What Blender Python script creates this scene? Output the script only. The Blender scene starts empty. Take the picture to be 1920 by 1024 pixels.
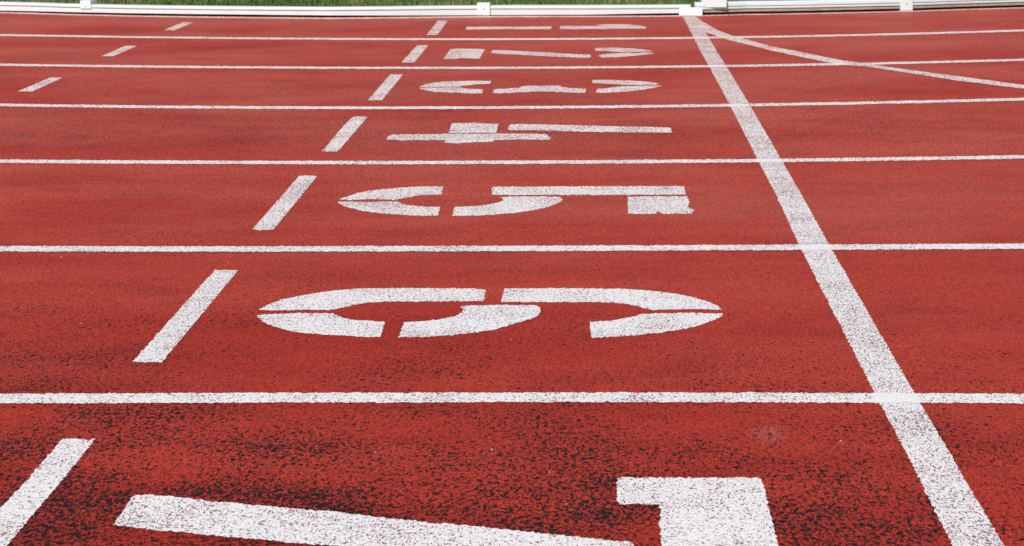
import bpy, bmesh, math, random
from mathutils import Vector, Matrix, noise
from mathutils.geometry import delaunay_2d_cdt
random.seed(11)
S = bpy.context.scene
COL = S.collection
# ---------------------------------------------------------------- camera
cam_d = bpy.data.cameras.new('camera'); cam = bpy.data.objects.new('camera', cam_d); COL.objects.link(cam)
cam_d.sensor_fit = 'HORIZONTAL'; cam_d.sensor_width = 36; cam_d.lens = 71.25
cam_d.clip_start = 0.05; cam_d.clip_end = 2000
CH, CP, CY, CR = 0.86065, 0.2078027, -0.0431143, 0.0107235      # height, pitch down, yaw, roll
fw = Vector((math.sin(CY)*math.cos(CP), math.cos(CY)*math.cos(CP), -math.sin(CP)))
r0 = Vector((math.cos(CY), -math.sin(CY), 0)); d0 = fw.cross(r0)
rr = r0*math.cos(CR) + d0*math.sin(CR); dd = d0*math.cos(CR) - r0*math.sin(CR)
m = Matrix((rr, -dd, -fw)).transposed().to_4x4(); m.translation = (0, 0, CH)
cam.matrix_world = m
cam_d.dof.use_dof = True; cam_d.dof.focus_distance = 3.3; cam_d.dof.aperture_fstop = 32
S.camera = cam
# ---------------------------------------------------------------- sky, sun, exposure
SUN_EL, SUN_AZ = math.radians(43), math.radians(205)            # azimuth clockwise from +Y: behind the camera, to its left
W = bpy.data.worlds.new('World'); S.world = W; W.use_nodes = True
nt = W.node_tree; bg = nt.nodes['Background']
sky = nt.nodes.new('ShaderNodeTexSky'); sky.sky_type = 'NISHITA'; sky.sun_disc = False
sky.sun_elevation = SUN_EL; sky.sun_rotation = SUN_AZ
nt.links.new(sky.outputs[0], bg.inputs[0]); bg.inputs[1].default_value = 0.06
sl = bpy.data.lights.new('sun', 'SUN'); so = bpy.data.objects.new('sun', sl); COL.objects.link(so)
sl.energy = 4.7; sl.angle = math.radians(0.5); sl.color = (1.0, 0.945, 0.865)
sd = Vector((math.sin(SUN_AZ)*math.cos(SUN_EL), math.cos(SUN_AZ)*math.cos(SUN_EL), math.sin(SUN_EL)))
so.rotation_euler = sd.to_track_quat('Z', 'Y').to_euler()
S.view_settings.view_transform = 'Standard'; S.view_settings.look = 'None'
S.view_settings.exposure = 0.0; S.view_settings.gamma = 1.0
S.render.engine = 'CYCLES'
# ---------------------------------------------------------------- measured ground plan, metres (x along the lanes, y across)
NUMERALS = {"6":[[[-0.6442,3.7427],[-0.6326,3.7904],[-0.6143,3.8294],[-0.5861,3.8603],[-0.552,3.8916],[-0.5163,3.9143],[-0.4737,3.9295],[-0.4184,3.9317],[-0.3351,3.9311],[-0.2518,3.928],[-0.2215,3.92],[-0.2192,3.8124],[-0.2717,3.8127],[-0.3521,3.8095],[-0.4114,3.8098],[-0.4455,3.8015],[-0.4675,3.7823],[-0.4908,3.7538],[-0.5073,3.7373],[-0.5581,3.7399],[-0.6106,3.7354]],[[-0.642,3.6925],[-0.6241,3.704],[-0.5802,3.7096],[-0.5277,3.7117],[-0.501,3.7092],[-0.4888,3.6953],[-0.4783,3.6747],[-0.458,3.6576],[-0.426,3.6496],[-0.3933,3.6383],[-0.3895,3.5234],[-0.4168,3.5214],[-0.4529,3.5299],[-0.4945,3.5406],[-0.5316,3.5534],[-0.5593,3.5696],[-0.589,3.5969],[-0.6189,3.6391]],[[-0.3572,3.6381],[-0.3248,3.6459],[-0.2926,3.6626],[-0.2682,3.6852],[-0.2545,3.714],[-0.2534,3.7373],[-0.2634,3.7693],[-0.2294,3.7787],[-0.1719,3.7808],[-0.1186,3.7781],[-0.1101,3.7602],[-0.1076,3.7249],[-0.1108,3.6903],[-0.1204,3.6642],[-0.1402,3.6418],[-0.1644,3.6065],[-0.1885,3.5794],[-0.2127,3.5612],[-0.2435,3.5442],[-0.2777,3.5316],[-0.3141,3.5191],[-0.3563,3.5213]],[[-0.1849,3.9249],[-0.0955,3.9294],[-0.0128,3.9263],[0.0558,3.9194],[0.1101,3.9024],[0.1502,3.8807],[0.1839,3.8469],[0.2113,3.8064],[0.2278,3.7703],[0.2341,3.7362],[0.1974,3.7433],[0.1449,3.7389],[0.1056,3.7368],[0.0876,3.7509],[0.0722,3.7711],[0.054,3.7892],[0.0275,3.7989],[-0.0125,3.804],[-0.0926,3.8044],[-0.1851,3.8074]],[[-0.0151,3.6392],[0.0136,3.6446],[0.0445,3.6613],[0.0653,3.6782],[0.0866,3.7044],[0.1178,3.7089],[0.1699,3.7121],[0.2343,3.7037],[0.2319,3.6855],[0.2188,3.6607],[0.191,3.6164],[0.1592,3.5838],[0.1258,3.5625],[0.0879,3.5435],[0.0503,3.5267],[0.0131,3.5205],[-0.0112,3.5143]]],"5":[[[-0.6449,4.9689],[-0.6327,5.0128],[-0.6146,5.0529],[-0.5864,5.0979],[-0.5455,5.1248],[-0.4965,5.1517],[-0.4455,5.1616],[-0.3974,5.1605],[-0.3934,5.0378],[-0.4222,5.0339],[-0.4471,5.0284],[-0.4656,5.0095],[-0.4881,4.9805],[-0.5035,4.9589],[-0.5423,4.9713],[-0.5675,4.9718],[-0.6163,4.9611]],[[-0.6462,4.9356],[-0.6012,4.939],[-0.5627,4.9282],[-0.5264,4.9376],[-0.4964,4.937],[-0.4813,4.9081],[-0.4645,4.8865],[-0.4438,4.8748],[-0.4131,4.8602],[-0.3835,4.8569],[-0.3796,4.7369],[-0.4222,4.7376],[-0.4591,4.7489],[-0.5088,4.7659],[-0.5473,4.7882],[-0.5799,4.8189],[-0.609,4.8582],[-0.6309,4.8967]],[[-0.348,4.8562],[-0.3106,4.8625],[-0.282,4.876],[-0.2585,4.8968],[-0.2401,4.922],[-0.2328,4.9536],[-0.2365,4.9799],[-0.246,4.9947],[-0.2138,5.0044],[-0.1687,5.0035],[-0.1385,4.9985],[-0.1135,5.0009],[-0.0934,4.9946],[-0.0865,4.958],[-0.0898,4.9292],[-0.1037,4.8868],[-0.127,4.8411],[-0.1574,4.8045],[-0.2042,4.7687],[-0.2439,4.7479],[-0.2792,4.7392],[-0.3147,4.7358],[-0.3448,4.7403]],[[-0.2719,5.1499],[-0.2201,5.1566],[-0.0653,5.1548],[0.089,5.1545],[0.2222,5.1516],[0.2214,5.0252],[0.1368,5.0225],[0.0115,5.0221],[-0.114,5.0246],[-0.2147,5.0267],[-0.266,5.0337]],[[0.075,4.9942],[0.1361,4.9974],[0.2233,4.9985],[0.2255,4.9089],[0.2178,4.8459],[0.2316,4.8044],[0.2245,4.7533],[0.1534,4.7545],[0.145,4.7924],[0.1392,4.7548],[0.094,4.7502],[0.0732,4.7559]]],"4":[[[-0.4616,6.3763],[-0.3934,6.3876],[-0.3124,6.3571],[-0.3093,6.1561],[-0.3544,6.1631],[-0.4177,6.1524],[-0.4555,6.1611]],[[-0.6291,6.1267],[-0.5569,6.1334],[-0.4677,6.1358],[-0.3275,6.1384],[-0.228,6.135],[-0.1587,6.129],[-0.1362,6.0297],[-0.1432,6.007],[-0.223,6.0096],[-0.3092,6.0001],[-0.3112,5.9654],[-0.3676,5.9551],[-0.4158,5.9343],[-0.4567,5.9528],[-0.453,6.0048],[-0.5207,6.007],[-0.5956,6.0041],[-0.6222,6.019],[-0.6339,6.0229],[-0.6348,6.0816]],[[-0.2752,6.3499],[-0.2354,6.3543],[-0.1034,6.3242],[0.0012,6.3012],[0.1308,6.2774],[0.227,6.2549],[0.2269,6.1433],[0.1281,6.1467],[0.0266,6.163],[-0.1012,6.1859],[-0.2044,6.208],[-0.2304,6.2146],[-0.2696,6.2159],[-0.2779,6.2407]]],"3":[[[-0.6512,7.3782],[-0.6378,7.4567],[-0.604,7.5177],[-0.5542,7.5469],[-0.4904,7.5664],[-0.3948,7.557],[-0.3964,7.4624],[-0.4321,7.4575],[-0.4687,7.4262],[-0.4951,7.3989],[-0.5162,7.3716],[-0.5797,7.3703],[-0.6407,7.3689]],[[-0.6485,7.3477],[-0.6035,7.3498],[-0.5531,7.3539],[-0.4972,7.3533],[-0.491,7.3357],[-0.4593,7.3127],[-0.4113,7.2891],[-0.4086,7.1718],[-0.4406,7.1692],[-0.4913,7.188],[-0.5426,7.2112],[-0.5813,7.2276],[-0.6233,7.2822],[-0.6412,7.3151]],[[-0.3715,7.2957],[-0.3233,7.3148],[-0.2788,7.3362],[-0.2754,7.3837],[-0.2378,7.3972],[-0.2079,7.387],[-0.1331,7.392],[-0.1298,7.3441],[-0.0928,7.3101],[-0.04,7.2862],[-0.0418,7.1671],[-0.0788,7.1729],[-0.1285,7.1959],[-0.1784,7.2149],[-0.2108,7.2206],[-0.2687,7.1983],[-0.3417,7.1687],[-0.3716,7.1742]],[[-0.0181,7.5651],[0.0209,7.5768],[0.0726,7.5604],[0.1241,7.5441],[0.175,7.5098],[0.2124,7.4698],[0.2274,7.418],[0.2103,7.3969],[0.1725,7.401],[0.147,7.3957],[0.0964,7.3982],[0.0713,7.4258],[0.0205,7.4505],[-0.0191,7.4747]],[[0.0013,7.2842],[0.0326,7.304],[0.0579,7.3306],[0.0832,7.3553],[0.1465,7.3695],[0.2335,7.3696],[0.2156,7.3165],[0.182,7.2755],[0.1311,7.2149],[0.0813,7.1861],[0.0197,7.1642],[-0.0061,7.1799]]],"2":[[[-0.6368,8.7815],[-0.582,8.7968],[-0.485,8.7716],[-0.4856,8.3616],[-0.5613,8.3982],[-0.5847,8.3677],[-0.6343,8.3707]],[[-0.45,8.7345],[-0.3707,8.6975],[-0.2905,8.6529],[-0.1849,8.5941],[-0.1467,8.5583],[-0.0949,8.5295],[-0.0281,8.5075],[-0.0265,8.4073],[-0.0377,8.371],[-0.0934,8.3941],[-0.1815,8.4342],[-0.2855,8.4984],[-0.3642,8.5414],[-0.4172,8.5703],[-0.4499,8.6033]],[[-0.0104,8.7537],[0.0028,8.7932],[0.0609,8.7947],[0.1397,8.7652],[0.1913,8.7191],[0.2377,8.6449],[0.215,8.6177],[0.1501,8.6063],[0.0984,8.6096],[0.0598,8.6381],[0.0339,8.6581],[-0.009,8.6609]],[[0.0077,8.48],[0.0334,8.5214],[0.0721,8.5521],[0.111,8.5804],[0.1622,8.5643],[0.2191,8.576],[0.2379,8.5594],[0.2333,8.5291],[0.1859,8.4689],[0.1343,8.4221],[0.0833,8.3882],[0.0227,8.3796],[0.0064,8.4375]]],"1":[[[-0.6332,9.8792],[-0.493,9.8769],[-0.3389,9.8764],[-0.2197,9.8757],[-0.2213,9.7173],[-0.359,9.7223],[-0.4862,9.7379],[-0.5796,9.7309],[-0.6318,9.7349]],[[-0.1806,9.8814],[-0.1037,9.8811],[0.0115,9.8837],[0.0244,9.915],[-0.0013,9.9378],[-0.0013,9.9675],[0.0762,9.9702],[0.1406,9.965],[0.1912,9.9164],[0.2279,9.8401],[0.2354,9.7816],[0.23,9.7106],[0.1498,9.7226],[0.0617,9.7238],[0.049,9.7021],[-0.0517,9.7184],[-0.1272,9.71],[-0.1779,9.7282]]],"7":[[[-0.6316,2.6175],[-0.5858,2.6133],[-0.5178,2.5894],[-0.3391,2.5454],[-0.2609,2.5169],[-0.1406,2.4858],[-0.06,2.461],[0.0439,2.4319],[0.0441,2.3204],[-0.2123,2.3793],[-0.3225,2.4112],[-0.4443,2.4399],[-0.6308,2.4897]],[[0.027,2.6992],[0.0257,2.6417],[0.0259,2.5919],[0.0294,2.5821],[0.0806,2.5835],[0.0825,2.5529],[0.0798,2.5103],[0.0797,2.461],[0.0796,2.4177],[0.0791,2.3117],[0.2322,2.3137],[0.2258,2.4193],[0.2256,2.4625],[0.2258,2.5457],[0.2253,2.5893],[0.2269,2.662],[0.2241,2.6998]]]}
START_TICKS = [[[-0.8,2.8812],[-0.7856,2.8868],[-0.7624,2.8786],[-0.7489,2.8842],[-0.7487,2.7613],[-0.7473,2.6477],[-0.7478,2.5425],[-0.7474,2.4123],[-0.7454,2.0384],[-0.7939,2.0377],[-0.798,2.5531],[-0.7975,2.6355],[-0.7973,2.7229]],[[-0.7979,4.1131],[-0.7486,4.109],[-0.7465,3.3398],[-0.7981,3.3434]],[[-0.7989,5.3404],[-0.7801,5.3505],[-0.7492,5.334],[-0.7467,4.5678],[-0.7768,4.5566],[-0.7954,4.5685],[-0.7961,4.6116]],[[-0.7951,6.5552],[-0.7481,6.5469],[-0.7497,5.845],[-0.7511,5.7833],[-0.7793,5.7791],[-0.7996,5.7899],[-0.7957,5.8464],[-0.798,6.0067],[-0.8002,6.3054],[-0.7975,6.5038]],[[-0.7995,7.7964],[-0.7495,7.7937],[-0.7465,6.9879],[-0.7961,6.9901]],[[-0.7951,8.973],[-0.7456,8.9697],[-0.7445,8.223],[-0.7979,8.2331]],[[-0.8027,10.2518],[-0.7519,10.2318],[-0.7455,9.4529],[-0.7955,9.4566]]]
SMALL_TICKS = [[[-2.1021,10.27],[-2.0464,10.2325],[-2.0497,9.7927],[-2.1061,9.8152]],[[-2.114,9.0293],[-2.0606,9.0154],[-2.0604,8.5664],[-2.1138,8.5697]],[[-2.1171,7.7555],[-2.0685,7.7606],[-2.0661,7.677],[-2.0616,7.301],[-2.1176,7.3105]]]
LANE_LINES = [[[[-1.054,3.1321],[-1.0355,3.0738]],[[-0.9618,3.1337],[-0.945,3.0755]],[[-0.8698,3.1353],[-0.8545,3.0771]],[[-0.7778,3.1368],[-0.7642,3.0786]],[[-0.6859,3.1382],[-0.674,3.08]],[[-0.5942,3.1395],[-0.5838,3.0813]],[[-0.5026,3.1406],[-0.4939,3.0825]],[[-0.4112,3.1416],[-0.404,3.0835]],[[-0.3198,3.1425],[-0.3143,3.0844]],[[-0.2287,3.1431],[-0.2247,3.0851]],[[-0.1377,3.1437],[-0.1353,3.0857]],[[-0.0469,3.144],[-0.0461,3.0861]],[[0.0437,3.1441],[0.0429,3.0862]],[[0.1341,3.144],[0.1318,3.0862]],[[0.2243,3.1436],[0.2204,3.0859]],[[0.3142,3.143],[0.3087,3.0854]],[[0.4038,3.1422],[0.3968,3.0847]],[[0.4932,3.1411],[0.4846,3.0837]],[[0.5822,3.1397],[0.5721,3.0824]],[[0.6709,3.1381],[0.6593,3.0809]],[[0.7592,3.1361],[0.7461,3.0791]]],[[[-1.4497,4.3779],[-1.4304,4.3171]],[[-1.3211,4.3742],[-1.3036,4.3136]],[[-1.1932,4.3711],[-1.1774,4.3106]],[[-1.0659,4.3685],[-1.0518,4.3081]],[[-0.9391,4.3665],[-0.9267,4.3062]],[[-0.8129,4.3649],[-0.8022,4.3047]],[[-0.6871,4.3637],[-0.678,4.3037]],[[-0.5617,4.363],[-0.5543,4.303]],[[-0.4367,4.3627],[-0.4309,4.3028]],[[-0.312,4.3627],[-0.3079,4.3028]],[[-0.1876,4.363],[-0.1851,4.3032]],[[-0.0635,4.3636],[-0.0627,4.3039]],[[0.0604,4.3645],[0.0595,4.3048]],[[0.184,4.3655],[0.1815,4.3059]],[[0.3074,4.3668],[0.3033,4.3073]],[[0.4306,4.3683],[0.4249,4.3087]],[[0.5536,4.3699],[0.5463,4.3104]],[[0.6764,4.3716],[0.6675,4.3121]],[[0.799,4.3733],[0.7886,4.3139]],[[0.9215,4.3752],[0.9094,4.3157]],[[1.0437,4.377],[1.0301,4.3176]]],[[[-1.859,5.6667],[-1.8389,5.6034]],[[-1.6915,5.6529],[-1.6733,5.59]],[[-1.5255,5.6405],[-1.5091,5.578]],[[-1.3609,5.6295],[-1.3463,5.5673]],[[-1.1975,5.6199],[-1.1848,5.558]],[[-1.0354,5.6117],[-1.0244,5.55]],[[-0.8743,5.6049],[-0.865,5.5435]],[[-0.7141,5.5996],[-0.7065,5.5383]],[[-0.5547,5.5957],[-0.5488,5.5345]],[[-0.396,5.5932],[-0.3918,5.5322]],[[-0.2379,5.5922],[-0.2354,5.5312]],[[-0.0802,5.5926],[-0.0794,5.5317]],[[0.0771,5.5945],[0.0763,5.5337]],[[0.2343,5.598],[0.2318,5.5371]],[[0.3913,5.6029],[0.3872,5.542]],[[0.5485,5.6094],[0.5427,5.5485]],[[0.7057,5.6175],[0.6983,5.5565]],[[0.8633,5.6272],[0.8542,5.5661]],[[1.0214,5.6386],[1.0106,5.5772]],[[1.18,5.6516],[1.1676,5.5901]],[[1.3394,5.6664],[1.3252,5.6046]]],[[[-2.2757,6.9787],[-2.2518,6.9034]],[[-2.0654,6.9439],[-2.0438,6.8694]],[[-1.8585,6.913],[-1.8392,6.8393]],[[-1.6548,6.886],[-1.6377,6.8129]],[[-1.4537,6.8628],[-1.4388,6.7903]],[[-1.2551,6.8433],[-1.2423,6.7712]],[[-1.0586,6.8274],[-1.0478,6.7558]],[[-0.8639,6.8151],[-0.8551,6.7439]],[[-0.6706,6.8065],[-0.6638,6.7354]],[[-0.4785,6.8014],[-0.4737,6.7305]],[[-0.2873,6.7998],[-0.2844,6.7291]],[[-0.0967,6.8018],[-0.0957,6.7311]],[[0.0937,6.8074],[0.0927,6.7367]],[[0.284,6.8166],[0.2811,6.7458]],[[0.4747,6.8294],[0.4698,6.7584]],[[0.6659,6.8459],[0.6591,6.7746]],[[0.858,6.8661],[0.8493,6.7945]],[[1.0514,6.8901],[1.0407,6.8182]],[[1.2463,6.9181],[1.2336,6.8456]],[[1.443,6.95],[1.4282,6.8769]],[[1.642,6.986],[1.6251,6.9123]]],[[[-2.7049,8.3301],[-2.6779,8.245]],[[-2.4529,8.2819],[-2.4286,8.1978]],[[-2.2053,8.2378],[-2.1835,8.1547]],[[-1.9616,8.198],[-1.9424,8.1158]],[[-1.7217,8.1625],[-1.7049,8.081]],[[-1.485,8.1313],[-1.4706,8.0506]],[[-1.2512,8.1046],[-1.2392,8.0245]],[[-1.0201,8.0825],[-1.0103,8.0029]],[[-0.7911,8.065],[-0.7835,7.9858]],[[-0.564,8.0523],[-0.5586,7.9735]],[[-0.3383,8.0445],[-0.335,7.9659]],[[-0.1136,8.0418],[-0.1125,7.9634]],[[0.1105,8.0443],[0.1095,7.9659]],[[0.3344,8.0522],[0.3312,7.9738]],[[0.5586,8.0657],[0.5533,7.9871]],[[0.7836,8.0851],[0.7761,8.0062]],[[1.0098,8.1105],[1.0002,8.0312]],[[1.2379,8.1423],[1.226,8.0625]],[[1.4682,8.1808],[1.4541,8.1004]],[[1.7016,8.2264],[1.6852,8.1452]],[[1.9386,8.2794],[1.9198,8.1972]]],[[[-3.1465,9.7204],[-3.1154,9.6224]],[[-2.848,9.6459],[-2.8201,9.5495]],[[-2.5559,9.5773],[-2.531,9.4823]],[[-2.2696,9.5146],[-2.2477,9.4211]],[[-1.9888,9.4582],[-1.9697,9.3658]],[[-1.7128,9.4082],[-1.6965,9.3168]],[[-1.4413,9.3647],[-1.4276,9.2743]],[[-1.1736,9.3279],[-1.1625,9.2383]],[[-0.9092,9.2981],[-0.9006,9.2092]],[[-0.6475,9.2755],[-0.6415,9.1871]],[[-0.388,9.2603],[-0.3844,9.1723]],[[-0.1301,9.2528],[-0.1289,9.165]],[[0.127,9.2534],[0.1258,9.1657]],[[0.3838,9.2623],[0.3802,9.1746]],[[0.6411,9.2801],[0.6351,9.1921]],[[0.8997,9.3071],[0.8913,9.2187]],[[1.1603,9.3438],[1.1494,9.2548]],[[1.4238,9.3908],[1.4104,9.3011]],[[1.6911,9.4488],[1.6752,9.3581]],[[1.9634,9.5186],[1.9447,9.4266]],[[2.2416,9.6009],[2.2202,9.5075]]]]
FINISH_EDGES = [[[0.4363,10.416],[0.4376,9.3473],[0.4373,8.5815],[0.4415,8.0211],[0.4451,6.7903],[0.4447,5.5686],[0.4458,5.0024],[0.4399,4.333],[0.4416,3.2669],[0.4413,3.1444],[0.4433,2.7825],[0.4414,2.5833],[0.4423,2.4239],[0.4419,2.3164],[0.4483,1.8474]],[[0.4998,10.4105],[0.5053,9.3423],[0.506,8.5771],[0.5092,8.0172],[0.5119,6.7875],[0.5097,5.5668],[0.5092,5.0011],[0.5053,4.3322],[0.5043,3.267],[0.5046,3.1446],[0.5049,2.7991],[0.5047,2.5989],[0.5059,2.4246],[0.5115,2.3172],[0.5202,1.8487]]]
CURVE_EDGES = [[[0.4998,10.4105],[0.5138,10.1619],[0.538,9.8881],[0.57,9.5772],[0.6235,9.2808],[0.6688,9.1277],[0.7477,8.816],[0.8495,8.5724],[0.9776,8.2321],[1.0615,8.0877],[1.1978,7.8469],[1.3417,7.6316],[1.531,7.328],[1.72,7.0103],[1.97,6.7002],[2.22,6.395],[2.47,6.0949],[2.72,5.7997],[2.97,5.5096],[3.22,5.2244],[3.47,4.9443],[3.72,4.6691],[3.97,4.399],[4.22,4.1339],[4.47,3.8737],[4.72,3.6186],[4.97,3.3684],[5.22,3.1233],[5.47,2.8831],[5.72,2.648],[5.97,2.4178],[6.22,2.1927],[6.47,1.9726],[6.72,1.7574],[6.97,1.5473],[7.22,1.3421]],[[0.4525,10.167],[0.47,9.8609],[0.5052,9.5018],[0.5526,9.2807],[0.5891,9.108],[0.6532,8.9104],[0.7326,8.6342],[0.83,8.371],[0.956,8.0461],[1.0485,7.9868],[1.1817,7.7395],[1.3161,7.4829],[1.5085,7.2177],[1.6918,6.8924],[1.97,6.5823],[2.22,6.2771],[2.47,5.977],[2.72,5.6818],[2.97,5.3917],[3.22,5.1065],[3.47,4.8264],[3.72,4.5512],[3.97,4.2811],[4.22,4.016],[4.47,3.7558],[4.72,3.5007],[4.97,3.2505],[5.22,3.0054],[5.47,2.7652],[5.72,2.5301],[5.97,2.2999],[6.22,2.0748],[6.47,1.8547],[6.72,1.6395],[6.97,1.4294],[7.22,1.2242]]]
EDGE_LINE = [[[-3.5278,11.1089],[-3.2592,11.0045],[-3.0648,10.9403],[-2.8644,10.8446],[-2.4873,10.7141],[-2.0968,10.612],[-1.7184,10.5357],[-1.376,10.4764],[-1.0724,10.4835],[-0.7699,10.5006],[-0.4388,10.5019],[-0.0535,10.4684],[0.3016,10.4541],[0.5473,10.4626],[0.7689,10.5166],[0.9335,10.5256],[1.0992,10.5447],[1.4345,10.6031],[1.6382,10.6466],[1.8944,10.7312],[2.2435,10.8193],[2.4831,10.8976]],[[-3.5044,11.0337],[-3.2345,10.9198],[-3.0397,10.8495],[-2.844,10.766],[-2.4714,10.6444],[-2.0815,10.5335],[-1.7055,10.4551],[-1.3649,10.3902],[-1.0641,10.4006],[-0.7636,10.4142],[-0.4357,10.4255],[-0.0531,10.4024],[0.2998,10.3884],[0.5445,10.4099],[0.7646,10.4569],[0.9286,10.4691],[1.0934,10.488],[1.4269,10.5459],[1.6295,10.589],[1.8837,10.6693],[2.2307,10.7565],[2.4689,10.834]]]
KERB = {"rail_left":[[-3.5344,11.1299],[-3.2652,11.0251],[-3.0704,10.9608],[-2.8697,10.8647],[-2.4919,10.7339],[-2.1006,10.6314],[-1.7215,10.5549],[-1.3785,10.4955],[-1.0743,10.5025],[-0.7712,10.5197],[-0.4396,10.521],[-0.0536,10.4874],[0.3022,10.473],[0.4799,10.4791]],"rail_right":[[0.5018,10.4799],[0.5482,10.4815],[0.7702,10.5357],[0.9352,10.5447],[1.1012,10.5638],[1.4371,10.6224],[1.6412,10.666],[1.8978,10.7508],[2.2476,10.8392],[2.4877,10.9177]],"c1":[-2.7363,10.8185],"c2":[-0.586,10.5204],"c3":[1.6056,10.6584],"plate":[0.4799,10.4791],"joint":[0.6008,10.4943],"rail_xs":[-80,0,60,120,240,370,500,620,730,840,960,1100,1230,1295]}
PEBBLES = [[-1.961,9.1459],[0.9802,7.5919],[-1.1577,4.2486],[-0.96,3.6292],[-0.7836,4.1876],[-0.1544,2.83],[-0.0681,2.7229],[-0.0421,2.5821],[-0.1543,3.5032],[0.3561,2.8788],[0.1563,2.5795],[-0.323,2.8183]]
SCUFFS = [[0.2528,2.9129],[0.3553,2.8721],[0.4191,2.8456],[-0.8072,2.9856]]
# ---------------------------------------------------------------- node helper
class NB:
    def __init__(s, name):
        s.m = bpy.data.materials.new(name); s.m.use_nodes = True
        s.t = s.m.node_tree; s.b = s.t.nodes['Principled BSDF']
        tc = s.t.nodes.new('ShaderNodeTexCoord'); s.co = tc.outputs['Object']
    def n(s, typ, ins=None, **kw):
        x = s.t.nodes.new(typ)
        for k, v in kw.items(): setattr(x, k, v)
        for k, v in (ins or {}).items():
            if hasattr(v, 'is_output') or isinstance(v, bpy.types.NodeSocket): s.t.links.new(v, x.inputs[k])
            else: x.inputs[k].default_value = v
        return x
    def map(s, scale, loc=(0, 0, 0), rot=(0, 0, 0)):
        return s.n('ShaderNodeMapping', {'Vector': s.co, 'Scale': scale, 'Location': loc, 'Rotation': rot}).outputs[0]
    def noise(s, scale, detail=2, rough=.5, vec=None, dist=0):
        return s.n('ShaderNodeTexNoise', {'Vector': vec or s.co, 'Scale': scale, 'Detail': detail, 'Roughness': rough, 'Distortion': dist}).outputs[0]
    def vor(s, scale, vec=None, feature='F1'):
        return s.n('ShaderNodeTexVoronoi', {'Vector': vec or s.co, 'Scale': scale}, feature=feature)
    def math(s, op, a, b=0.0, clamp=False):
        x = s.n('ShaderNodeMath', operation=op, use_clamp=clamp)
        for i, v in enumerate((a, b)):
            if isinstance(v, bpy.types.NodeSocket): s.t.links.new(v, x.inputs[i])
            else: x.inputs[i].default_value = v
        return x.outputs[0]
    def rng(s, v, a, b, c=0.0, d=1.0, smooth=False):
        x = s.n('ShaderNodeMapRange', {'Value': v, 'From Min': a, 'From Max': b, 'To Min': c, 'To Max': d})
        if smooth: x.interpolation_type = 'SMOOTHSTEP'
        return x.outputs[0]
    def mix(s, f, a, b, mode='MIX'):
        x = s.n('ShaderNodeMix', data_type='RGBA', blend_type=mode)
        for i, v in ((0, f), (6, a), (7, b)):
            if isinstance(v, bpy.types.NodeSocket): s.t.links.new(v, x.inputs[i])
            else: x.inputs[i].default_value = v if i == 0 else (*v[:3], 1)
        return x.outputs[2]
    def ramp(s, v, pts):
        x = s.n('ShaderNodeValToRGB', {'Fac': v}); cr = x.color_ramp
        while len(cr.elements) < len(pts): cr.elements.new(0.5)
        for e, (p, c) in zip(cr.elements, pts): e.position = p; e.color = (c, c, c, 1) if not isinstance(c, tuple) else (*c, 1)
        return x.outputs[0]
    def set(s, **kw):
        for k, v in kw.items():
            k = k.replace('_', ' ')
            if isinstance(v, bpy.types.NodeSocket): s.t.links.new(v, s.b.inputs[k])
            else: s.b.inputs[k].default_value = v
    def bump(s, h, strength, dist):
        s.t.links.new(s.n('ShaderNodeBump', {'Height': h, 'Strength': strength, 'Distance': dist}).outputs[0], s.b.inputs['Normal'])

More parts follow.
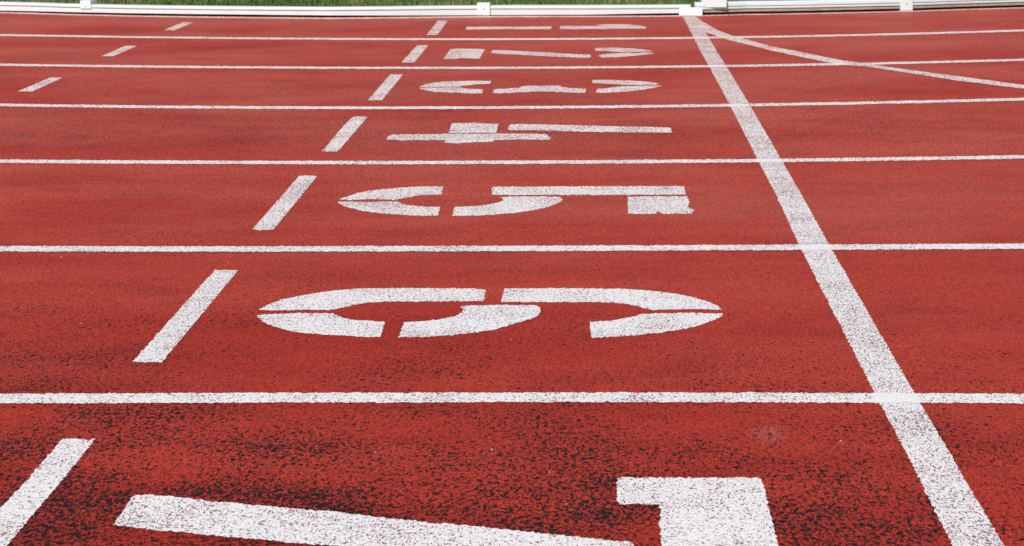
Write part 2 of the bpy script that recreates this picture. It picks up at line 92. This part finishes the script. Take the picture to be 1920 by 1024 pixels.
def rubber_nodes(k):
    """red poured rubber crumb with black crumbs worn through: returns (colour, height)"""
    gr = k.vor(300, vec=k.map((1, .55, 1))); g2 = k.noise(330, 2, .6, vec=k.map((1, .5, 1)))
    gv = k.rng(k.n('ShaderNodeSeparateColor', {'Color': gr.outputs['Color']}).outputs[0], 0, 1, .74, 1.18)
    broad = k.noise(1.0, 4, .6, vec=k.map((.8, 2.4, 1)))
    streak = k.noise(1.0, 3, .55, vec=k.map((3.2, 6, 1), (3, 1, 0)))
    red = k.mix(k.rng(broad, .36, .66), RED_A, RED_B)
    red = k.mix(k.math('MULTIPLY', k.rng(streak, .50, .70, smooth=True), .5), red, RED_C)
    red = k.mix(k.rng(g2, .3, .7, .0, .38), red, RED_D)
    vv = k.n('ShaderNodeCombineColor'); [k.t.links.new(gv, i) for i in vv.inputs]
    red = k.mix(1.0, red, vv.outputs[0], 'MULTIPLY')
    # wear: how much of the black under-layer shows, lane by lane
    xyz = k.n('ShaderNodeSeparateXYZ', {'Vector': k.co}); X, Y = xyz.outputs[0], xyz.outputs[1]
    wob = k.rng(k.noise(1.6, 3, .6), 0, 1, -.38, .38)
    wear = k.ramp(k.rng(k.math('ADD', Y, wob), 2.0, 12.0), [
        (0.0, 1.0), (.045, .97), (.085, .80), (.125, .60), (.17, .46), (.23, .36), (.31, .28), (.36, .32), (.41, .52), (.45, .46), (.50, .32), (.62, .26), (.8, .20), (1.0, .15)])
    left = k.rng(k.math('ADD', X, k.math('MULTIPLY', Y, -.18)), -1.6, .1, 1.0, .74)
    wear = k.math('MULTIPLY', wear, left)
    patch = k.noise(4.5, 3, .6, vec=k.map((.8, 1, 1), (5, 2, 0)))
    wear = k.math('MULTIPLY', wear, k.rng(patch, .34, .66, .68, 1.24))
    sp = k.noise(158, 4, .74, vec=k.map((1, .55, 1)), dist=.6)
    thr = k.rng(wear, 0, 1, .695, .462)
    dk = k.rng(k.math('SUBTRACT', sp, thr), -.006, .016)
    fine = k.rng(k.math('SUBTRACT', k.noise(300, 2, .65, vec=k.map((1, .5, 1), (4, 4, 0))), k.rng(wear, 0, 1, .675, .555)), -.006, .02)
    dk = k.math('MAXIMUM', dk, k.math('MULTIPLY', fine, .85))
    # grazing haze painted into the red, paler with distance, in streaks; partly dust
    haze = k.rng(k.math('ADD', Y, k.rng(k.noise(1.0, 4, .6, vec=k.map((.9, 3.5, 1), (9, 4, 0))), .3, .7, -.9, .9)), 3.0, 11.0)
    haze = k.ramp(haze, [(0, 0), (.1, .022), (.24, .060), (.4, .078), (1, .088)])
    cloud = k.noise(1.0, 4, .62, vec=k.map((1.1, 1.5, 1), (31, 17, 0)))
    haze = k.math('MULTIPLY', haze, k.rng(cloud, .38, .60, .15, 1.12))
    red = k.mix(haze, red, (.95, .50, .36))
    # coarser drag texture and loose dark crumbs of the older inner lanes
    grow = k.rng(Y, 2.6, 7.5, 0, 1)
    drag = k.rng(k.noise(165, 3, .75, vec=k.map((1, .17, 1), (2, 5, 0))), .3, .7, .50, 1.50)
    dv = k.n('ShaderNodeCombineColor'); [k.t.links.new(k.math('ADD', 1.0, k.math('MULTIPLY', k.math('SUBTRACT', drag, 1.0), grow)), i) for i in dv.inputs]
    red = k.mix(1.0, red, dv.outputs[0], 'MULTIPLY')
    fl = k.noise(95, 3, .7, vec=k.map((1, .22, 1), (1, 8, 0)), dist=.5)
    fpatch = k.noise(1.0, 3, .6, vec=k.map((1.3, 1.1, 1), (21, 13, 0)))
    fth = k.rng(k.math('MULTIPLY', k.rng(fpatch, .38, .66), k.rng(wear, .1, .5)), 0, 1, .74, .575)
    red = k.mix(k.math('MULTIPLY', k.math('MULTIPLY', k.rng(k.math('SUBTRACT', fl, fth), 0, .03), grow), .8), red, (.09, .018, .016))
    # pale spike scuffs in the nearest lane
    for (sx, sy), (rx, ry) in zip(SCUFFS, ((.035, .05), (.008, .012), (.012, .01), (.03, .008))):
        dx = k.math('DIVIDE', k.math('SUBTRACT', X, sx), rx); dy = k.math('DIVIDE', k.math('SUBTRACT', Y, sy), ry)
        dist = k.math('ADD', k.math('MULTIPLY', dx, dx), k.math('MULTIPLY', dy, dy))
        red = k.mix(k.math('MULTIPLY', k.rng(dist, .1, 1.1, .3, 0), k.rng(k.noise(220, 3, .7), .45, .62)), red, (.5, .38, .34))
    black = k.mix(k.noise(300, 2), BLK_A, BLK_B)
    col = k.mix(dk, red, black)
    h = k.math('ADD', k.math('MULTIPLY', k.math('SUBTRACT', 1.0, gr.outputs['Distance']), .8), k.math('MULTIPLY', k.noise(170, 3, .6), .9))
    h = k.math('SUBTRACT', h, k.math('MULTIPLY', dk, .45))
    return col, h

RED_A = (.345, .019, .009); RED_B = (.425, .037, .019); RED_C = (.235, .010, .006); RED_D = (.50, .068, .044)
BLK_A = (.006, .004, .006); BLK_B = (.035, .014, .014)

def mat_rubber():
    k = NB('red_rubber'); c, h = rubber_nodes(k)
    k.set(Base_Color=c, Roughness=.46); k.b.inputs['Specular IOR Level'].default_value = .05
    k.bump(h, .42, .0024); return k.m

def mat_paint(worn=.0, name='white_line_paint', fade=.03, double=False):
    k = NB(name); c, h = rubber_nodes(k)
    yy = k.n('ShaderNodeSeparateXYZ', {'Vector': k.co}).outputs[1]
    p = k.mix(k.rng(k.math('SUBTRACT', k.noise(40, 1), k.rng(yy, 3.6, 7.5, .75, .25)), -.02, .02), k.noise(300, 3, .7, vec=k.map((1, .5, 1)), dist=.5), k.noise(210, 3, .72, vec=k.map((1, .26, 1), (7, 7, 0)), dist=.4))
    area = k.noise(7, 3, .6)
    far = k.rng(k.n('ShaderNodeSeparateXYZ', {'Vector': k.co}).outputs[1], 4.0, 10.5, 0, fade)
    thr = k.math('SUBTRACT', k.math('SUBTRACT', k.rng(area, .3, .72,   .604, .516), worn), far)
    pit = k.rng(k.math('SUBTRACT', p, thr), -.010, .028)
    vo = k.vor(240)
    pit2 = k.rng(k.n('ShaderNodeSeparateColor', {'Color': vo.outputs['Color']}).outputs[1], .90, .94)
    pit = k.math('MAXIMUM', pit, k.math('MULTIPLY', pit2, k.rng(k.noise(90), .45, .6)))
    white = k.mix(k.rng(k.noise(160, 3, .6), .35, .7), (.86, .865, .895), (.77, .76, .78))
    if double:   # two coats where the lane lines cross the finish line
        xx = k.n('ShaderNodeSeparateXYZ', {'Vector': k.co}).outputs[0]
        pit = k.math('MULTIPLY', pit, k.rng(k.math('ABSOLUTE', k.math('SUBTRACT', xx, .472)), .030, .040, .12, 1))
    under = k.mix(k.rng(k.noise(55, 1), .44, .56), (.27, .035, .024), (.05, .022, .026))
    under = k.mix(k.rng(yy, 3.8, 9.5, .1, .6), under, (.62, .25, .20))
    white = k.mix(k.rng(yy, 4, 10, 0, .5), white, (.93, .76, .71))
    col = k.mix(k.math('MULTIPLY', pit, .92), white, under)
    k.set(Base_Color=col, Roughness=.6)
    k.bump(k.math('SUBTRACT', h, k.math('MULTIPLY', pit, .5)), .28, .002); return k.m

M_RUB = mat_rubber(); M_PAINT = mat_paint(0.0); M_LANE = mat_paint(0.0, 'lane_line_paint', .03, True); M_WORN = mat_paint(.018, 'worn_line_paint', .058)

def simple(name, col, rough=.5, var=.08, scale=30, metal=0, dirt=None, stretch=(1, 1, 1), bump=0):
    k = NB(name); n = k.noise(scale, 4, .6, vec=k.map(stretch))
    c = k.mix(k.rng(n, .3, .7), [x*(1-var) for x in col], [min(1, x*(1+var)) for x in col])
    if dirt: c = k.mix(k.rng(k.noise(scale*.7, 5, .7, vec=k.map(stretch, (3, 3, 3))), .56, .72, 0, .7), c, dirt)
    k.set(Base_Color=c, Roughness=rough, Metallic=metal)
    if bump: k.bump(n, .4, bump)
    return k.m
M_RAIL = simple('white_coated_aluminium', (.62, .69, .71), .35, .03, 14, stretch=(1, 6, 6), dirt=(.55, .53, .47))
M_CLAMP = simple('white_plastic', (.66, .76, .78), .45, .02, 60)
M_LIP = simple('dirty_aluminium', (.30, .29, .25), .6, .25, 40, stretch=(.5, 3, 3), dirt=(.16, .13, .11), bump=.001)
M_SLOT = simple('painted_gap_shade', (.02, .018, .018), .9)  # near-black, puts the shade under the rails into the colour
M_SCREW = simple('steel_screw', (.22, .22, .22), .4, metal=.6)
M_PEB = simple('pale_grit', (.50, .45, .40), .7, .2, 300)
M_SOIL = simple('dark_soil', (.075, .055, .04), .95, .35, 40, bump=.01)

# ---------------------------------------------------------------- object helpers
def tag(o, label=None, cat=None, group=None, kind=None):
    if label: o['label'] = label
    if cat: o['category'] = cat
    if group: o['group'] = group
    if kind: o['kind'] = kind
    return o
def obj(name, bm, mat, parent=None, smooth=False):
    me = bpy.data.meshes.new(name); bm.to_mesh(me); bm.free()
    me.materials.append(mat)
    if smooth:
        for p in me.polygons: p.use_smooth = True
    o = bpy.data.objects.new(name, me); COL.objects.link(o)
    if parent: o.parent = parent
    return o
def empty(name, loc):
    o = bpy.data.objects.new(name, None); COL.objects.link(o); o.location = loc; return o
PZ = .0006
def jit(x, y, s=1.0):
    """ragged paint edge: offset in metres at a ground point"""
    a = noise.noise_vector(Vector((x*230, y*115, 3.3))); b = noise.noise_vector(Vector((x*75, y*75, 9.1))); c = noise.noise_vector(Vector((x*11, y*11, 5.7)))
    q = 1+max(0, y-4)*.5; w = 1+min(.8, max(0, y-3.2)*.25)
    return x+a.x*.0028+b.x*.0008+c.x*.0005, y+a.y*.0060*w+b.y*.0026*q+c.y*.0012*q
def resample(pts, step, closed):
    out = []; n = len(pts)
    for i in range(n if closed else n-1):
        p, q = Vector(pts[i]), Vector(pts[(i+1) % n]); d = (q-p).length; c = max(1, round(d/step))
        for j in range(c): out.append(tuple(p.lerp(q, j/c)))
    if not closed: out.append(tuple(pts[-1]))
    return out
def poly_into(bm, pts, z, step=.0022, s=1.0):
    r = resample(pts, step, True)
    pv = [Vector(jit(x, y, s)) for x, y in r]; n = len(pv)
    if sum(pv[i].x*pv[(i+1) % n].y - pv[(i+1) % n].x*pv[i].y for i in range(n)) < 0: pv.reverse()
    res = delaunay_2d_cdt(pv, [], [list(range(n))], 1, 1e-7)      # robust triangles inside the outline
    vs = [bm.verts.new((p.x, p.y, z)) for p in res[0]]
    for t in res[2]:
        a, b, c = (res[0][i] for i in t)
        up = (b-a).cross(c-a)
        if abs(up) < 1e-12: continue
        bm.faces.new([vs[i] for i in (t if up > 0 else t[::-1])])
def strip_into(bm, e0, e1, z, step=.003, s=1.0):
    """paint strip between two edge polylines given at the same stations"""
    a0, a1 = [], []
    for i in range(len(e0)-1):
        p, q, u, v = Vector(e0[i]), Vector(e0[i+1]), Vector(e1[i]), Vector(e1[i+1])
        c = max(1, round((q-p).length/step))
        for j in range(c): a0.append(p.lerp(q, j/c)); a1.append(u.lerp(v, j/c))
    a0.append(Vector(e0[-1])); a1.append(Vector(e1[-1]))
    va = [bm.verts.new((*jit(p.x, p.y, s), z)) for p in a0]; vb = [bm.verts.new((*jit(p.x, p.y, s), z)) for p in a1]
    for i in range(len(va)-1):
        f = bm.faces.new((va[i], va[i+1], vb[i+1], vb[i])); f.normal_update()
        if f.normal.z < 0: f.normal_flip()
def extend(pts, left, right):
    p = [Vector(a) for a in pts]
    a = p[0] + (p[0]-p[2]).normalized()*left; b = p[-1] + (p[-1]-p[-3]).normalized()*right
    return [tuple(a)] + [tuple(x) for x in p] + [tuple(b)]

# ---------------------------------------------------------------- setting
# ground: one big sheet under everything, reaching the horizon
bm = bmesh.new(); v = [bm.verts.new(c) for c in ((-700, -700, -.06), (700, -700, -.06), (700, 700, -.06), (-700, 700, -.06))]; bm.faces.new(v)
def mat_lawn():
    k = NB('lawn'); a = k.noise(6, 5, .65); b = k.noise(60, 3, .6)
    c = k.mix(k.rng(a, .35, .65), (.045, .085, .022), (.085, .12, .035))
    c = k.mix(k.rng(b, .5, .75), c, (.14, .12, .06)); k.set(Base_Color=c, Roughness=.95); k.bump(b, .8, .03); return k.m
M_LAWN = mat_lawn()
tag(obj('ground', bm, M_LAWN), kind='structure')
# kerb line (front foot of the rail) extended both ways
foot = [tuple(p) for p in KERB['rail_left']] + [tuple(p) for p in KERB['rail_right']]
footx = [tuple(Vector(foot[0]) + (Vector(foot[0])-Vector(foot[3])).normalized()*9)] + foot + [tuple(Vector(foot[-1]) + (Vector(foot[-1])-Vector(foot[-4])).normalized()*9)]
# track surface: one sheet from behind the camera up to the kerb
bm = bmesh.new(); top = [bm.verts.new((x, y+.03, 0)) for x, y in footx]; bot = [bm.verts.new((x, -5, 0)) for x, y in footx]
lo = [bm.verts.new((x, y+.03, -.05)) for x, y in footx]
for i in range(len(top)-1):
    bm.faces.new((bot[i], bot[i+1], top[i+1], top[i])); bm.faces.new((top[i], top[i+1], lo[i+1], lo[i]))
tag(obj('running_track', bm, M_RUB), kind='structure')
# soil verge just behind the kerb
bm = bmesh.new(); a = [bm.verts.new((x, y+.031, -.012)) for x, y in footx]; b = [bm.verts.new((x, y+5.5, -.012)) for x, y in footx]
for i in range(len(a)-1): bm.faces.new((a[i], a[i+1], b[i+1], b[i]))
tag(obj('grass_verge', bm, M_LAWN), kind='structure')

# ---------------------------------------------------------------- painted markings
LANE_TXT = ['between the numerals 7 and 6', 'between the numerals 6 and 5', 'between the numerals 5 and 4', 'between the numerals 4 and 3', 'between the numerals 3 and 2', 'between the numerals 2 and 1']
for t, row in enumerate(LANE_LINES):
    e0 = extend([r[0] for r in row], 7, 7); e1 = extend([r[1] for r in row], 7, 7)
    bm = bmesh.new(); strip_into(bm, e0, e1, PZ+.0005, .003 if t < 3 else .005)
    tag(obj('lane_line', bm, M_LANE), 'long white lane line %s' % LANE_TXT[t], 'lane line', 'white lines dividing the lanes')
bm = bmesh.new(); e0 = extend(EDGE_LINE[0], 7, 7); e1 = extend(EDGE_LINE[1], 7, 7)
strip_into(bm, e0, e1, PZ, .008); tag(obj('edge_line', bm, M_WORN), 'thin faded white edge line right in front of the low white kerb rail', 'edge line')
bm = bmesh.new(); strip_into(bm, FINISH_EDGES[0][:], FINISH_EDGES[1][:], PZ, .003)
tag(obj('finish_line', bm, M_WORN), 'broad white finish line crossing every lane right of the numerals', 'finish line')
bm = bmesh.new(); strip_into(bm, *CURVE, PZ+.00025, .005) if 'CURVE' in globals() else poly_into(bm, CURVE_EDGES[0]+CURVE_EDGES[1][::-1], PZ+.00025, .004)
tag(obj('curved_start_line', bm, M_WORN), 'curved white start line branching right from the far end of the finish line', 'start line')
WHERE = {'7': 'half out of frame in the dark worn lane nearest the camera', '6': 'the largest one wholly in view', '5': 'with a ragged square block at its right end',
         '4': 'with a long thin stroke pointing at the finish line', '3': 'with a pointed end on either side', '2': 'with a slanted square at its left end', '1': 'the thin one in the lane next to the kerb'}
for d in '7654321':
    bm = bmesh.new()
    for P in NUMERALS[d]: poly_into(bm, P, PZ, .0022 if d in '765' else .004)
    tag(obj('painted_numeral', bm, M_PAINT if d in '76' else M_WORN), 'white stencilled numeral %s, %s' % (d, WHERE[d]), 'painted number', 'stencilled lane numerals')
for i, P in enumerate(START_TICKS):
    bm = bmesh.new(); poly_into(bm, P, PZ, .0022 if i < 3 else .004)
    tag(obj('lane_tick', bm, M_PAINT if i == 0 else M_WORN), 'short white slanting bar painted just left of the numeral %d' % (7-i), 'painted mark', 'short white bars left of the numerals')
for i, P in enumerate(SMALL_TICKS):
    bm = bmesh.new(); poly_into(bm, P, PZ, .004)
    tag(obj('staggered_tick', bm, M_WORN), 'small white slanting bar %s' % ['in the lane beside the kerb, far left', 'two lanes from the kerb, in line with the numeral 2', 'near the left picture edge, in line with the numeral 3'][i], 'painted mark', 'small staggered white bars at the far left')

# ---------------------------------------------------------------- kerb rails
def loft(bm, path, prof_of, cap=True):
    """sweep a (depth, height) profile along a ground path; depth runs away from the track"""
    rings = []
    for i, p in enumerate(path):
        a = Vector(path[max(0, i-1)]); b = Vector(path[min(len(path)-1, i+1)]); d = (b-a).normalized(); n = Vector((-d.y, d.x))
        rings.append([bm.verts.new((p[0]+n.x*u, p[1]+n.y*u, z)) for u, z in prof_of(i)])
    m_ = len(rings[0])
    for r, q in zip(rings, rings[1:]):
        for j in range(m_): bm.faces.new((r[j], q[j], q[(j+1) % m_], r[(j+1) % m_]))
    if cap: bm.faces.new(rings[0][::-1]); bm.faces.new(rings[-1])
    bmesh.ops.recalc_face_normals(bm, faces=bm.faces)
def box_at(bm, p, dirv, w, d0_, d1_, z0, z1, bev=.0015):
    """box centred on ground point p, w along the rail, from depth d0_ to d1_"""
    n = Vector((-dirv.y, dirv.x)); vs = []
    for s, u, z in ((-1, d0_, z0), (1, d0_, z0), (1, d1_, z0), (-1, d1_, z0), (-1, d0_, z1), (1, d0_, z1), (1, d1_, z1), (-1, d1_, z1)):
        vs.append(bm.verts.new((p[0]+dirv.x*s*w/2+n.x*u, p[1]+dirv.y*s*w/2+n.y*u, z)))
    for f in ((0, 3, 2, 1), (4, 5, 6, 7), (0, 1, 5, 4), (1, 2, 6, 5), (2, 3, 7, 6), (3, 0, 4, 7)): bm.faces.new([vs[i] for i in f])
    bmesh.ops.bevel(bm, geom=[e for e in bm.edges if vs[0] in e.verts or e.is_valid], offset=bev, segments=2, affect='EDGES')
def at_path(path, x):
    for a, b in zip(path, path[1:]):
        if a[0] <= x <= b[0]: return Vector(a).lerp(Vector(b), (x-a[0])/(b[0]-a[0])), (Vector(b)-Vector(a)).normalized()
def screw(parent, p, d, u, z, r=.0035):
    bm = bmesh.new(); n = Vector((-d.y, d.x))
    bmesh.ops.create_cone(bm, cap_ends=True, segments=16, radius1=r, radius2=r*.7, depth=.003)
    rot = Vector((-n.x, -n.y, 0)).to_track_quat('Z', 'Y').to_matrix().to_4x4()
    bmesh.ops.transform(bm, matrix=Matrix.Translation((p.x+n.x*u, p.y+n.y*u, z)) @ rot, verts=bm.verts)
    return obj('screw', bm, M_SCREW, parent)

gaps = [.004, .005, .006, .008, .009, .010, .010, .009, .006, .003, .002, .004, .009, .009]
LP = [tuple(p) for p in KERB['rail_left']]
LPx = [tuple(Vector(LP[0]) + (Vector(LP[0])-Vector(LP[3])).normalized()*8)] + LP
gl = [gaps[0]] + gaps
def prof_left(i):
    g = gl[i]
    return [(.004, g), (.002, g+.002), (.002, .0315), (.010, .0320), (.010, .0350), (.0005, .0365), (-.0005, .041), (.0005, .0465), (.003, .0505), (.008, .0525), (.050, .0525), (.054, .049), (.054, .004), (.051, .004), (.051, .030), (.012, .030), (.012, g)]
kl = empty('kerb_rail', (0, 10.6, 0)); tag(kl, 'low white kerb rail left of the finish line, with two clamps and an end plate', 'kerb rail')
def child(o, par):
    o.parent = par; o.matrix_parent_inverse = Matrix.Translation(-par.location); return o
bm = bmesh.new(); loft(bm, LPx, prof_left); child(obj('rail', bm, M_RAIL), kl)
for (cx, z0, z1) in ((KERB['c1'][0], .030, .0735), (KERB['c2'][0], .003, .0665)):
    p, d = at_path(LP, cx); bm = bmesh.new(); box_at(bm, p, d, .0665, -.006, .060, z0, z1)
    c = child(obj('clamp', bm, M_CLAMP), kl); s_ = screw(None, p, d, -.0072, .0415 if z0 > .01 else .036); s_.parent = c; s_.matrix_parent_inverse = c.matrix_world.inverted()
    s_.matrix_parent_inverse = Matrix.Translation((0, -10.6, 0)).inverted() @ Matrix.Translation((0, -10.6, 0))
p = Vector(KERB['plate']); d = (Vector(LP[-1])-Vector(LP[-3])).normalized(); bm = bmesh.new()
box_at(bm, p, d, .119, -.022, -.010, .0, .041); child(obj('end_plate', bm, M_CLAMP), kl)
bm = bmesh.new(); loft(bm, LPx, lambda i: [(.030, -.02), (.030, .028), (.046, .028), (.046, -.02)]); child(obj('foot', bm, M_SLOT), kl)  # dark backing added behind the gap, its shade painted in

RPp = [tuple(p) for p in KERB['rail_right']]
RPx = RPp + [tuple(Vector(RPp[-1]) + (Vector(RPp[-1])-Vector(RPp[-4])).normalized()*8)]
kr = empty('kerb_rail', (1.6, 10.7, 0)); tag(kr, 'low white kerb rail right of the finish line, on a grimy brown lower strip', 'kerb rail')
def prof_right(i):
    return [(.003, .027), (.001, .029), (.001, .0355), (.003, .037), (.007, .0375), (.007, .0405), (.001, .0415), (.0, .043), (.001, .054), (.003, .0595), (.007, .0625), (.012, .0635), (.050, .0635), (.054, .060), (.054, .027)]
bm = bmesh.new(); loft(bm, RPx, prof_right); child(obj('rail', bm, M_RAIL), kr)
bm = bmesh.new(); loft(bm, RPx, lambda i: [(.006, .0105), (.005, .012), (.005, .018), (.007, .019), (.007, .0255), (.009, .0268), (.045, .0268), (.050, .025), (.050, .0105)])
child(obj('base_strip', bm, M_LIP), kr)
bm = bmesh.new(); loft(bm, RPx, lambda i: [(.028, -.02), (.028, .0104), (.049, .0104), (.049, -.02)]); child(obj('foot', bm, M_SLOT), kr)  # closes the gap under the strip, shade painted near-black
p, d = at_path(RPp, KERB['c3'][0]); bm = bmesh.new(); box_at(bm, p, d, .066, -.006, .056, .0, .060)
c = child(obj('clamp', bm, M_CLAMP), kr); s_ = screw(None, p, d, -.0072, .0345); s_.parent = c
p, d = at_path(RPp, KERB['joint'][0]); d = Vector((1, .06)).normalized(); bm = bmesh.new(); box_at(bm, p, d, .126, -.008, .058, .0375, .0775); child(obj('joint_plate', bm, M_CLAMP), kr)

# ---------------------------------------------------------------- grass behind the kerb (real blades)
def ky(x):
    for a, b in zip(footx, footx[1:]):
        if a[0] <= x <= b[0]: return a[1] + (b[1]-a[1])*(x-a[0])/(b[0]-a[0])
    return footx[-1][1]
def mat_grass():
    k = NB('grass_blades'); at = k.n('ShaderNodeAttribute', attribute_name='tone').outputs['Fac']
    c = k.n('ShaderNodeValToRGB', {'Fac': at}); cr = c.color_ramp
    cr.elements[0].position = 0; cr.elements[0].color = (.045, .105, .016, 1); cr.elements[1].position = 1; cr.elements[1].color = (.30, .24, .12, 1)
    for pos, col in ((.35, (.095, .155, .033)), (.62, (.155, .20, .055)), (.85, (.28, .27, .11))):
        e = cr.elements.new(pos); e.color = (*col, 1)
    k.set(Base_Color=c.outputs[0], Roughness=.6); return k.m
verts, faces, tone = [], [], []
def blades(n, x0, x1, d_0, d_1, h0, h1, wid):
    for _ in range(n):
        x = random.uniform(x0, x1); dd_ = random.uniform(d_0, d_1); y = ky(x) + .075 + dd_
        cl = noise.noise(Vector((x*3.1, y*2.2, .5))); cl2 = noise.noise(Vector((x*9, y*7, 4.5)))
        if cl2 < -.28 and random.random() < .75: continue
        h = random.uniform(h0, h1)*(1+.5*cl)*(.6 if dd_ < .06 else 1)
        a = random.uniform(0, 6.283); l = random.uniform(.1, .9)*h; w = wid*random.uniform(.6, 1.4)
        b = random.uniform(0, 6.283); wx, wy = math.cos(b)*w/2, math.sin(b)*w/2
        ox, oy = math.cos(a)*l, math.sin(a)*l; i = len(verts)
        verts.extend([(x-wx, y-wy, -.014), (x+wx, y+wy, -.014), (x+ox*.4+wx*.8, y+oy*.4+wy*.8, h*.6), (x+ox*.4-wx*.8, y+oy*.4-wy*.8, h*.6), (x+ox, y+oy, h)])
        faces.extend([(i, i+1, i+2, i+3), (i+3, i+2, i+4)])
        t = min(1, max(0, .36 + .55*cl + .25*cl2 + random.gauss(0, .13) + (.45 if random.random() < .06 else 0)))
        tone.extend([t]*5)
blades(52000, -4.6, 3.4, 0, 1.3, .012, .042, .005)
blades(48000, -6, 6, 1.25, 5.4, .014, .045, .008)
me = bpy.data.meshes.new('grass'); me.from_pydata(verts, [], faces)
at = me.attributes.new('tone', 'FLOAT', 'POINT'); at.data.foreach_set('value', tone)
me.materials.append(mat_grass()); g = bpy.data.objects.new('grass', me); COL.objects.link(g)
tag(g, 'short patchy green grass behind the white kerb rail', 'grass', kind='stuff')

# ---------------------------------------------------------------- grit lying on the track
PTXT = ['two lanes from the kerb, upper left', 'right of the finish line in line with the numeral 3', 'left part of the lane of the numeral 6', 'left of the bar by the numeral 6', 'just under the line above the numeral 6 bar',
        'upper middle of the nearest lane', 'left of the top bar of the numeral 7', 'between the two strokes of the numeral 7', 'just below the middle of the numeral 6', 'in the nearest lane, left of the finish line',
        'on the numeral 7', 'above the long stroke of the numeral 7']
for (x, y), tx in zip(PEBBLES, PTXT):
    if y < 2.6 and x > .1: continue
    bm = bmesh.new(); r = random.uniform(.0010, .0016)*(1+max(0, y-4)*.25)
    bmesh.ops.create_icosphere(bm, subdivisions=2, radius=r)
    for v in bm.verts:
        v.co += noise.noise_vector(v.co*600+Vector((x*9, y*9, 0)))*r*.5; v.co.z *= .7
    o = obj('grit', bm, M_PEB); o.location = (x, y, r*.45)
    tag(o, 'tiny pale grit chip lying %s' % tx, 'grit', 'pale grit chips scattered on the track')
